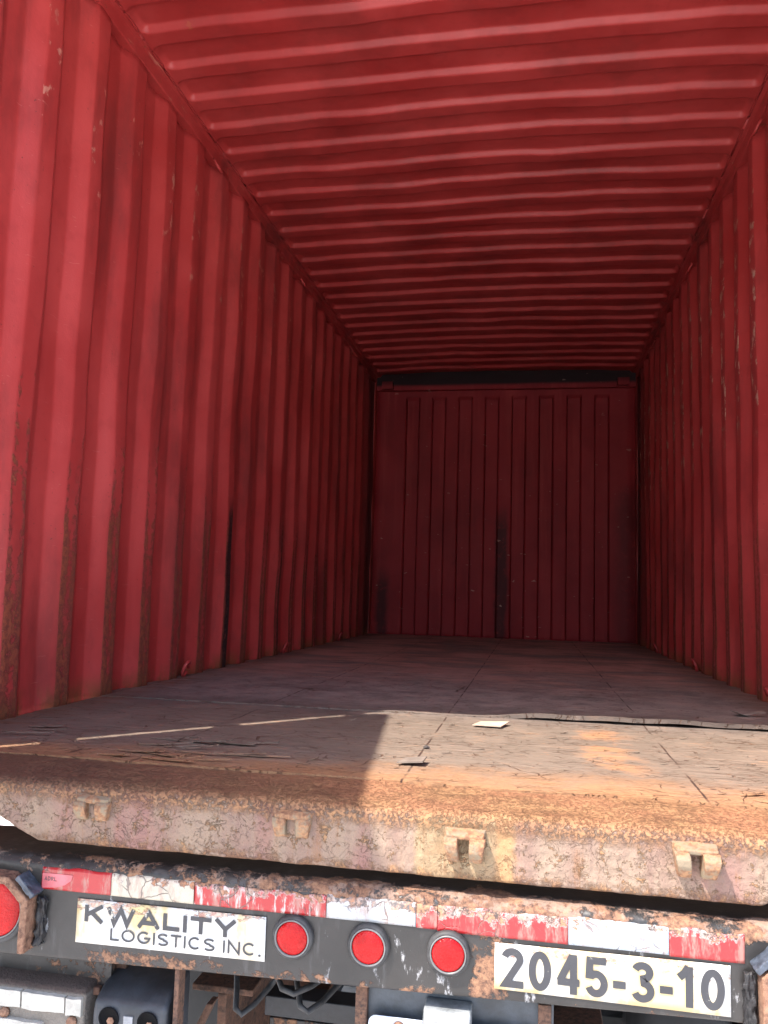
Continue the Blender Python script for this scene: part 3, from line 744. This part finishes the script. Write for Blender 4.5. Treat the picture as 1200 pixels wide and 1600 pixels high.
def plate(x0, x1, zt0, zb0, zt1, zb1, mat, label):
    V = []; n = 24; m = 8
    for i in range(n):
        for j in range(m):
            s, t = i/(n-1), j/(m-1); x = x0+(x1-x0)*s; z = (zb0+(zb1-zb0)*s)*(1-t)+(zt0+(zt1-zt0)*s)*t
            V.append((x, YB-.0022-.0003*N(x*9, z*9, 3), z))
    o = mesh('name_sign', V, grid(n, m), mat, T, True); o['label'] = label
    q = o.modifiers.new('t', 'SOLIDIFY'); q.thickness = .0012; q.offset = -1
    return o
p1 = plate(.608, .9855, -.217, -.297, -.216, -.294, sign_mat('yellowed white sign', 3.3), 'white sign reading KWALITY LOGISTICS INC.')
wide = {'*': .98, 'I': .30, 'W': 1.55, 'K': 1.12, 'L': .92, 'A': 1.25, 'T': 1.12, 'Y': 1.2}
write('KWALITY', .624, .930, -.257, .0305, .25, wide, .14, YB-.0036, p1, -.004)
nar = {'*': .80, 'I': .18, '.': .2, ' ': .22, 'L': .62, 'T': .70, 'S': .74, 'O': .92, 'G': .90, 'N': .82, 'C': .86}
write('LOGISTICS INC.', .679, .979, -.2865, .0220, .155, nar, .13, YB-.0036, p1, .003)
p2 = plate(1.402, 1.790, -.218, -.2945, -.216, -.297, sign_mat('white number sign', 11.7), 'white sign reading 2045-3-10')
dig = {'*': .56, '-': .30, '1': .40}
write('2045-3-10', 1.413, 1.781, -.2895, .0650, .185, dig, .115, YB-.0036, p2, .001)
write('ADRL', .536, .562, -.1895, .0075, .16, {'*': .7}, .2, YB-.00305, sv)

# lamps
lens, rub = lens_mat(), plain('dusty black rubber', (.040, .040, .042), .6, .4, .4, 60)
alu = plain('dull rim', (.15, .15, .15), .4)
def lamp(name, x, z, rl, rg, label=None):
    c = (x, YB, z)
    o = MB().lathe([(rg, .004), (rg, -.007), (rg-.003, -.0105), (rl+.004, -.0115), (rl+.0015, -.010), (rl+.0015, .004)], c, 48).build(name, rub, T, smooth=True)
    o.modifiers.new('e', 'EDGE_SPLIT').split_angle = math.radians(50)
    prof = [(rl, .0), (rl, -.010), (rl-.002, -.0125), (rl*.72, -.0150), (rl*.4, -.0165), (0.0001, -.017)]
    l = MB().lathe(prof, c, 48).build('lens', lens, None, smooth=True, parent=o)
    r_ = MB().lathe([(rl+.0032, -.010), (rl+.0030, -.0130), (rl+.0006, -.0132), (rl+.0004, -.010)], c, 48).build('rim', alu, None, smooth=True, parent=o)
    if label: o['label'] = label
for x, z in ((1.038, -.2445), (1.1785, -.2455), (1.3215, -.2435)): lamp('marker_lamp', x, z, .0292, .0385)
lamp('tail_lamp', .4405, -.248, .0530, .0660); lamp('tail_lamp', 1.915, -.246, .0530, .0660)
# bent guards round the tail lamps
gdm = black_mat('rusted guard', 1.0)
k = NT('brown rust'); n1 = k.noise(30, 6, .7); n2 = k.noise(110, 4, .7)
rustm = k.out(k.mix(k.step(n2, .35, .65), k.mix(k.step(n1, .4, .6), (.075, .034, .021), (.15, .072, .043)), (.22, .12, .075)), .85, k.add(n1, k.mul(n2, .6)), .003)
k = NT('dark brown rust'); n1 = k.noise(22, 6, .7); n2 = k.noise(110, 4, .7)
rustd = k.out(k.mix(k.step(n2, .35, .65), k.mix(k.step(n1, .42, .6), (.030, .017, .013), (.085, .040, .026)), (.13, .065, .040)), .85, k.add(n1, k.mul(n2, .6)), .003)
def strip(pts, th, y0, y1, name, mat, root, rough=0, bev=.002):
    n = len(pts); Lp = []; Rp = []
    for i in range(n):
        p = Vector(pts[i]); a = Vector(pts[max(i-1, 0)]); b = Vector(pts[min(i+1, n-1)])
        d1 = (p-a).normalized() if i else (b-p).normalized(); d2 = (b-p).normalized() if i < n-1 else d1
        n1 = Vector((-d1.y, d1.x)); n2 = Vector((-d2.y, d2.x)); mm = (n1+n2).normalized(); kk = th/2/max(.4, mm.dot(n1)); Lp.append(p+mm*kk); Rp.append(p-mm*kk)
    ring_ = [tuple(q) for q in Lp]+[tuple(q) for q in reversed(Rp)]; m = len(ring_)
    V = [(a, y0, b) for a, b in ring_]+[(a, y1, b) for a, b in ring_]
    F = [(i, i+1, m-2-i, m-1-i) for i in range(n-1)]+[(m+m-1-i, m+m-2-i, m+i+1, m+i) for i in range(n-1)]+[(i, (i+1) % m, m+(i+1) % m, m+i) for i in range(m)]
    return MB().poly(V, F).build(name, mat, root, bevel=bev, sub=4 if rough else 0, rough=rough)
for mx in (0, 1):
    fx = (lambda v: v) if not mx else (lambda v: 2.354-v)
    gp = [(fx(a), b) for a, b in ((.360, -.318), (.360, -.222), (.400, -.184), (.474, -.186), (.515, -.222), (.514, -.316))]
    go = strip(gp, .015, -.048, -.011, 'lamp_guard', rustm, T, .003)
    wl = [(fx(a), b) for a, b in ((.535, -.222), (.534, -.306))]
    strip(wl, .017, -.024, -.010, 'weld_bead', plain('black tar', (.014, .013, .015), .5, .5, .4, 90, .004), None, .016).parent = go
    go.children[-1].location = (0, 0, 0)
    ws = [(fx(a), b) for a, b in ((.495, -.178), (.530, -.212))]
    o = strip(ws, .011, -.046, -.010, 'gusset', plain('blue black steel', (.05, .062, .085), .45, .5, .5, 60, .002), None, .004); o.parent = go

# underframe seen below the bumper
steel = plain('dark steel', (.020, .021, .025), .55, .5, .5, 25, .002)
blue = plain('blue grey steel', (.045, .055, .068), .5, .5, .45, 18, .002)
mixr = black_mat('half rusted steel', 1.0)
MB().box(.10, .655, .045, .06, -.405, -.300).build('backing_plate', mixr, T, bevel=.002)
MB().box(.10, .640, .030, .044, -.412, -.398).build('lower_lip', rustd, T, bevel=.002, sub=3, rough=.003)
MB().box(.632, .672, .072, .086, -.75, -.30).build('upright', rustd, T, bevel=.002)
MB().box(.806, .816, .000, .03, -.75, -.325).build('side_plate', rustd, T, bevel=.002)
def i_beam(xc, y0, y1, z0, z1, wf):
    b = MB(); b.box(xc-wf/2, xc+wf/2, y0, y1, z1-.014, z1); b.box(xc-.010, xc+.010, y0+.001, y1, z0+.014, z1-.014); b.box(xc-wf/2, xc+wf/2, y0, y1, z0, z0+.014)
    return b
for xc in (.813, 1.541): i_beam(xc, .24, 6.3, -.80, -.470, .138).build('main_rail', rustd, T, bevel=.003)
MB().prism([(.71, -.66), (.795, -.488), (.808, -.488), (.725, -.66)], 'y', .20, .235).build('brace', rustd, T, bevel=.002)
for y in (.42, 1.5, 3.0, 4.5, 5.9): MB().box(.0, 2.35, y, y+.10, -.466, -.33).build('cross_member', steel, T, bevel=.003)
MB().box(.89, 1.47, .30, .36, -.548, -.506).build('cross_bar', steel, T, bevel=.003)
MB().box(.89, 1.47, .34, .40, -.66, -.57).build('cross_bar', mixr, T, bevel=.003)
MB().tube([(.86, .16, -.375), (.93, .12, -.366), (.985, .06, -.352), (1.0, .02, -.335)], .004, 6).build('cable', rustd, T, smooth=True)
for a, c, m_ in ((.83, .98, -.45), (.95, 1.13, -.43), (.88, 1.14, -.40)):
    MB().tube([(a+(c-a)*i/10, .15+.05*math.sin(i), -.36+(m_+.36)*math.sin(i/10*3.14)) for i in range(11)], .006, 8).build('hose', rub, T, smooth=True)
MB().box(1.155, 1.505, .035, .060, -.80, -.318).build('plate_panel', blue, T, bevel=.003)
MB().box(1.150, 1.172, .022, .034, -.80, -.330).build('panel_edge', rustd, T, bevel=.002, sub=3, rough=.003)
MB().box(1.478, 1.500, .022, .034, -.80, -.330).build('panel_edge', rustd, T, bevel=.002, sub=3, rough=.003)
# number plate and its lamp
def rrect(x0, x1, z0, z1, rr):
    P = []
    for cx, cz, a in ((x1-rr, z1-rr, 0), (x0+rr, z1-rr, 90), (x0+rr, z0+rr, 180), (x1-rr, z0+rr, 270)):
        P += [(cx+rr*math.cos(math.radians(a+t)), cz+rr*math.sin(math.radians(a+t))) for t in (0, 22, 45, 67, 90)]
    return P
lp = MB().prism(rrect(1.176, 1.478, -.530, -.377, .014), 'y', .0150, .0170).build('licence_plate', plain('pale blue plate', (.50, .56, .70), .4, .5, .12, 12), T, bevel=.0006)
MB().lathe([(.011, .0145), (.011, .009), (.006, .006), (.0001, .0055)], (1.232, 0, -.393), 20).build('bolt', rustm, None, smooth=True, parent=lp)
lb = MB().prism([(.034, -.342), (-.004, -.346), (-.022, -.366), (-.022, -.405), (.034, -.410)], 'x', 1.278, 1.362).build('plate_lamp', plain('weathered grey bracket', (.20, .215, .225), .55, .5, .5, 22, .002), T, bevel=.004)
MB().box(1.284, 1.356, -.0265, -.0222, -.400, -.372).build('lamp_cover', plain('chalky white plastic', (.48, .48, .44), .5, .5, .3, 40), None, bevel=.002, parent=lb)
# moulded rubber dock bumper
def dock():
    mb = MB(); V = []; F = []
    rb = plain('scuffed black rubber', (.030, .034, .042), .55, .45, .45, 14, .003)
    o = MB().prism([(.105, -.372), (.030, -.382), (-.006, -.402), (-.010, -.425), (-.010, -.60), (.105, -.60)], 'x', .648, .797).build('dock_bumper', rb, T, bevel=.010, segs=4)
    for x in (.684, .762):
        MB().lathe([(.0205, -.0112), (.0205, -.0125), (.0178, -.0125), (.0165, -.0112), (.0165, -.0105), (.0001, -.0104)], (x, 0, -.4285), 28).build('bolt_hole', plain('hole shade rubber', (.006, .006, .007), .9, .1), None, smooth=True, parent=o)
        MB().lathe([(.0075, -.0100), (.0075, -.0135), (.0001, -.0137)], (x+.004, 0, -.4325), 6).build('bolt', rustm, None, parent=o)
    MB().box(.714, .732, -.0120, -.0095, -.440, -.421).build('paint_fleck', plain('grey fleck', (.33, .34, .36), .7), None, parent=o)
dock()
# pad at the left with its cracked white facing
wp = plain('cracked white paint', (.44, .425, .385), .6, .4, .22, 30, .002)
k = NT('grey weathered pad'); n1 = k.noise(30, 6, .7); gp_ = k.out(k.mix(k.step(k.xyz()[2], -.402, -.396), k.mix(n1, (.10, .088, .076), (.21, .185, .16)), k.mix(n1, (.03, .022, .018), (.09, .06, .05))), .9, k.add(n1, k.noise(120, 4, .7)), .004)
pad = MB().prism([(.09, -.384), (.010, -.390), (.0, -.398), (.0, -.62), (.09, -.62)], 'x', .13, .627).build('bumper_pad', gp_, T, bevel=.005)
def facing(z0, z1, xa, xb, bulge):
    n = 60; V = []
    for i in range(n):
        x = xa+(xb-xa)*i/(n-1); a = z0+.004*FB(x, 0, z0, 14, 3)+bulge*math.sin((x-xa)/(xb-xa)*3.1); b = z1+.0025*FB(x, 4, z0, 22, 3)
        V += [(x, -.0075-.002*N(x*9, 2, z0), a), (x, -.0085-.002*N(x*11, 0, z0), b), (x, .0, b+.001), (x, .0, a-.001)]
    F = [(i*4+j, i*4+(j+1) % 4, i*4+4+(j+1) % 4, i*4+4+j) for i in range(n-1) for j in range(4)]+[(0, 1, 2, 3), tuple(range(4*n-1, 4*n-5, -1))]
    return mesh('white_facing', V, F, wp, None, False, None, pad)
facing(-.432, -.402, .13, .496, -.004); facing(-.433, -.403, .500, .589, .0); facing(-.437, -.404, .592, .624, .0)
facing(-.50, -.456, .13, .545, .004)
for x, z in ((.462, -.446), (.604, -.448)):
    MB().lathe([(.010, .0), (.010, -.006), (.0001, -.008)], (x, 0, z), 16).build('bolt', rustm, None, smooth=True, parent=pad)
# running gear so that the trailer stands on its wheels
tyre, rimm = plain('tyre rubber', (.022, .022, .023), .8), plain('painted rim', (.45, .45, .45), .5)
for y in (1.3, 2.55):
    MB().tube([(.28, y, -.87), (2.08, y, -.87)], .06, 12).build('axle', steel, T, smooth=True)
    for x in (.10, .40, 1.72, 2.02):
        w = MB().lathe([(.29, .03), (.44, .0), (.50, .03), (.51, .07), (.51, .20), (.50, .24), (.44, .27), (.29, .24)], (x, y, -.87), 40, 'x').build('wheel', tyre, T, smooth=True)
        MB().lathe([(.288, .05), (.27, .10), (.10, .12), (.10, .15), (.27, .17), (.288, .22)], (x, y, -.87), 32, 'x').build('rim', rimm, None, smooth=True, parent=w)
    for x in (.813, 1.541): MB().prism([(y-.4, -.82), (y+.4, -.82), (y+.12, -.93), (y-.12, -.93)], 'x', x-.04, x+.04).build('leaf_spring', steel, T)

# ------------------------------------------------------------------ loose bits on the floor
paper = plain('dry card', (.52, .40, .31), .8, .3, .15, 25)
V = [(1.292, .925, .004), (1.375, .918, .0045), (1.398, .985, .010), (1.312, .992, .0045)]
V = [Vector(v) for v in V]; V += [v+Vector((0, 0, .0025)) for v in V]
sc_ = mesh('card_scrap', V, [(0, 1, 2, 3), (4, 7, 6, 5), (0, 4, 5, 1), (1, 5, 6, 2), (2, 6, 7, 3), (3, 7, 4, 0)], paper, None, False)
sc_['label'] = 'small pale scrap of card lying flat on the sunlit plywood'; sc_['category'] = 'scrap'
def lump(x, y, s, name, label, cat, mat, flat=.5):
    bm = bmesh.new(); bmesh.ops.create_icosphere(bm, subdivisions=2, radius=1)
    V = []
    for v in bm.verts:
        k_ = 1+.45*N(v.co.x*1.3+x*7, v.co.y*1.3, v.co.z*1.3); V.append((x+v.co.x*s[0]*k_, y+v.co.y*s[1]*k_, .002+s[2]*flat+v.co.z*s[2]*k_))
    F = [tuple(q.index for q in f_.verts) for f_ in bm.faces]; bm.free()
    o = mesh(name, V, F, mat, None, False); o['label'] = label; o['category'] = cat
drk = plain('dark chip', (.06, .05, .045), .8)
lump(1.205, .545, (.008, .007, .004), 'wood_chip', 'small dark chip beside the long crack in the sunlit floor', 'chip', drk)
V = [Vector(v) for v in ((1.165, .330, .004), (1.225, .325, .010), (1.228, .372, .013), (1.180, .378, .006))]; V += [v+Vector((0, 0, .003)) for v in V]
o = mesh('veneer_flake', V, [(0, 1, 2, 3), (4, 7, 6, 5), (0, 4, 5, 1), (1, 5, 6, 2), (2, 6, 7, 3), (3, 7, 4, 0)], plain('grey flake', (.20, .16, .13), .8), None, False)
o['label'] = 'lifted grey veneer flake near the rusty threshold'; o['category'] = 'flake'
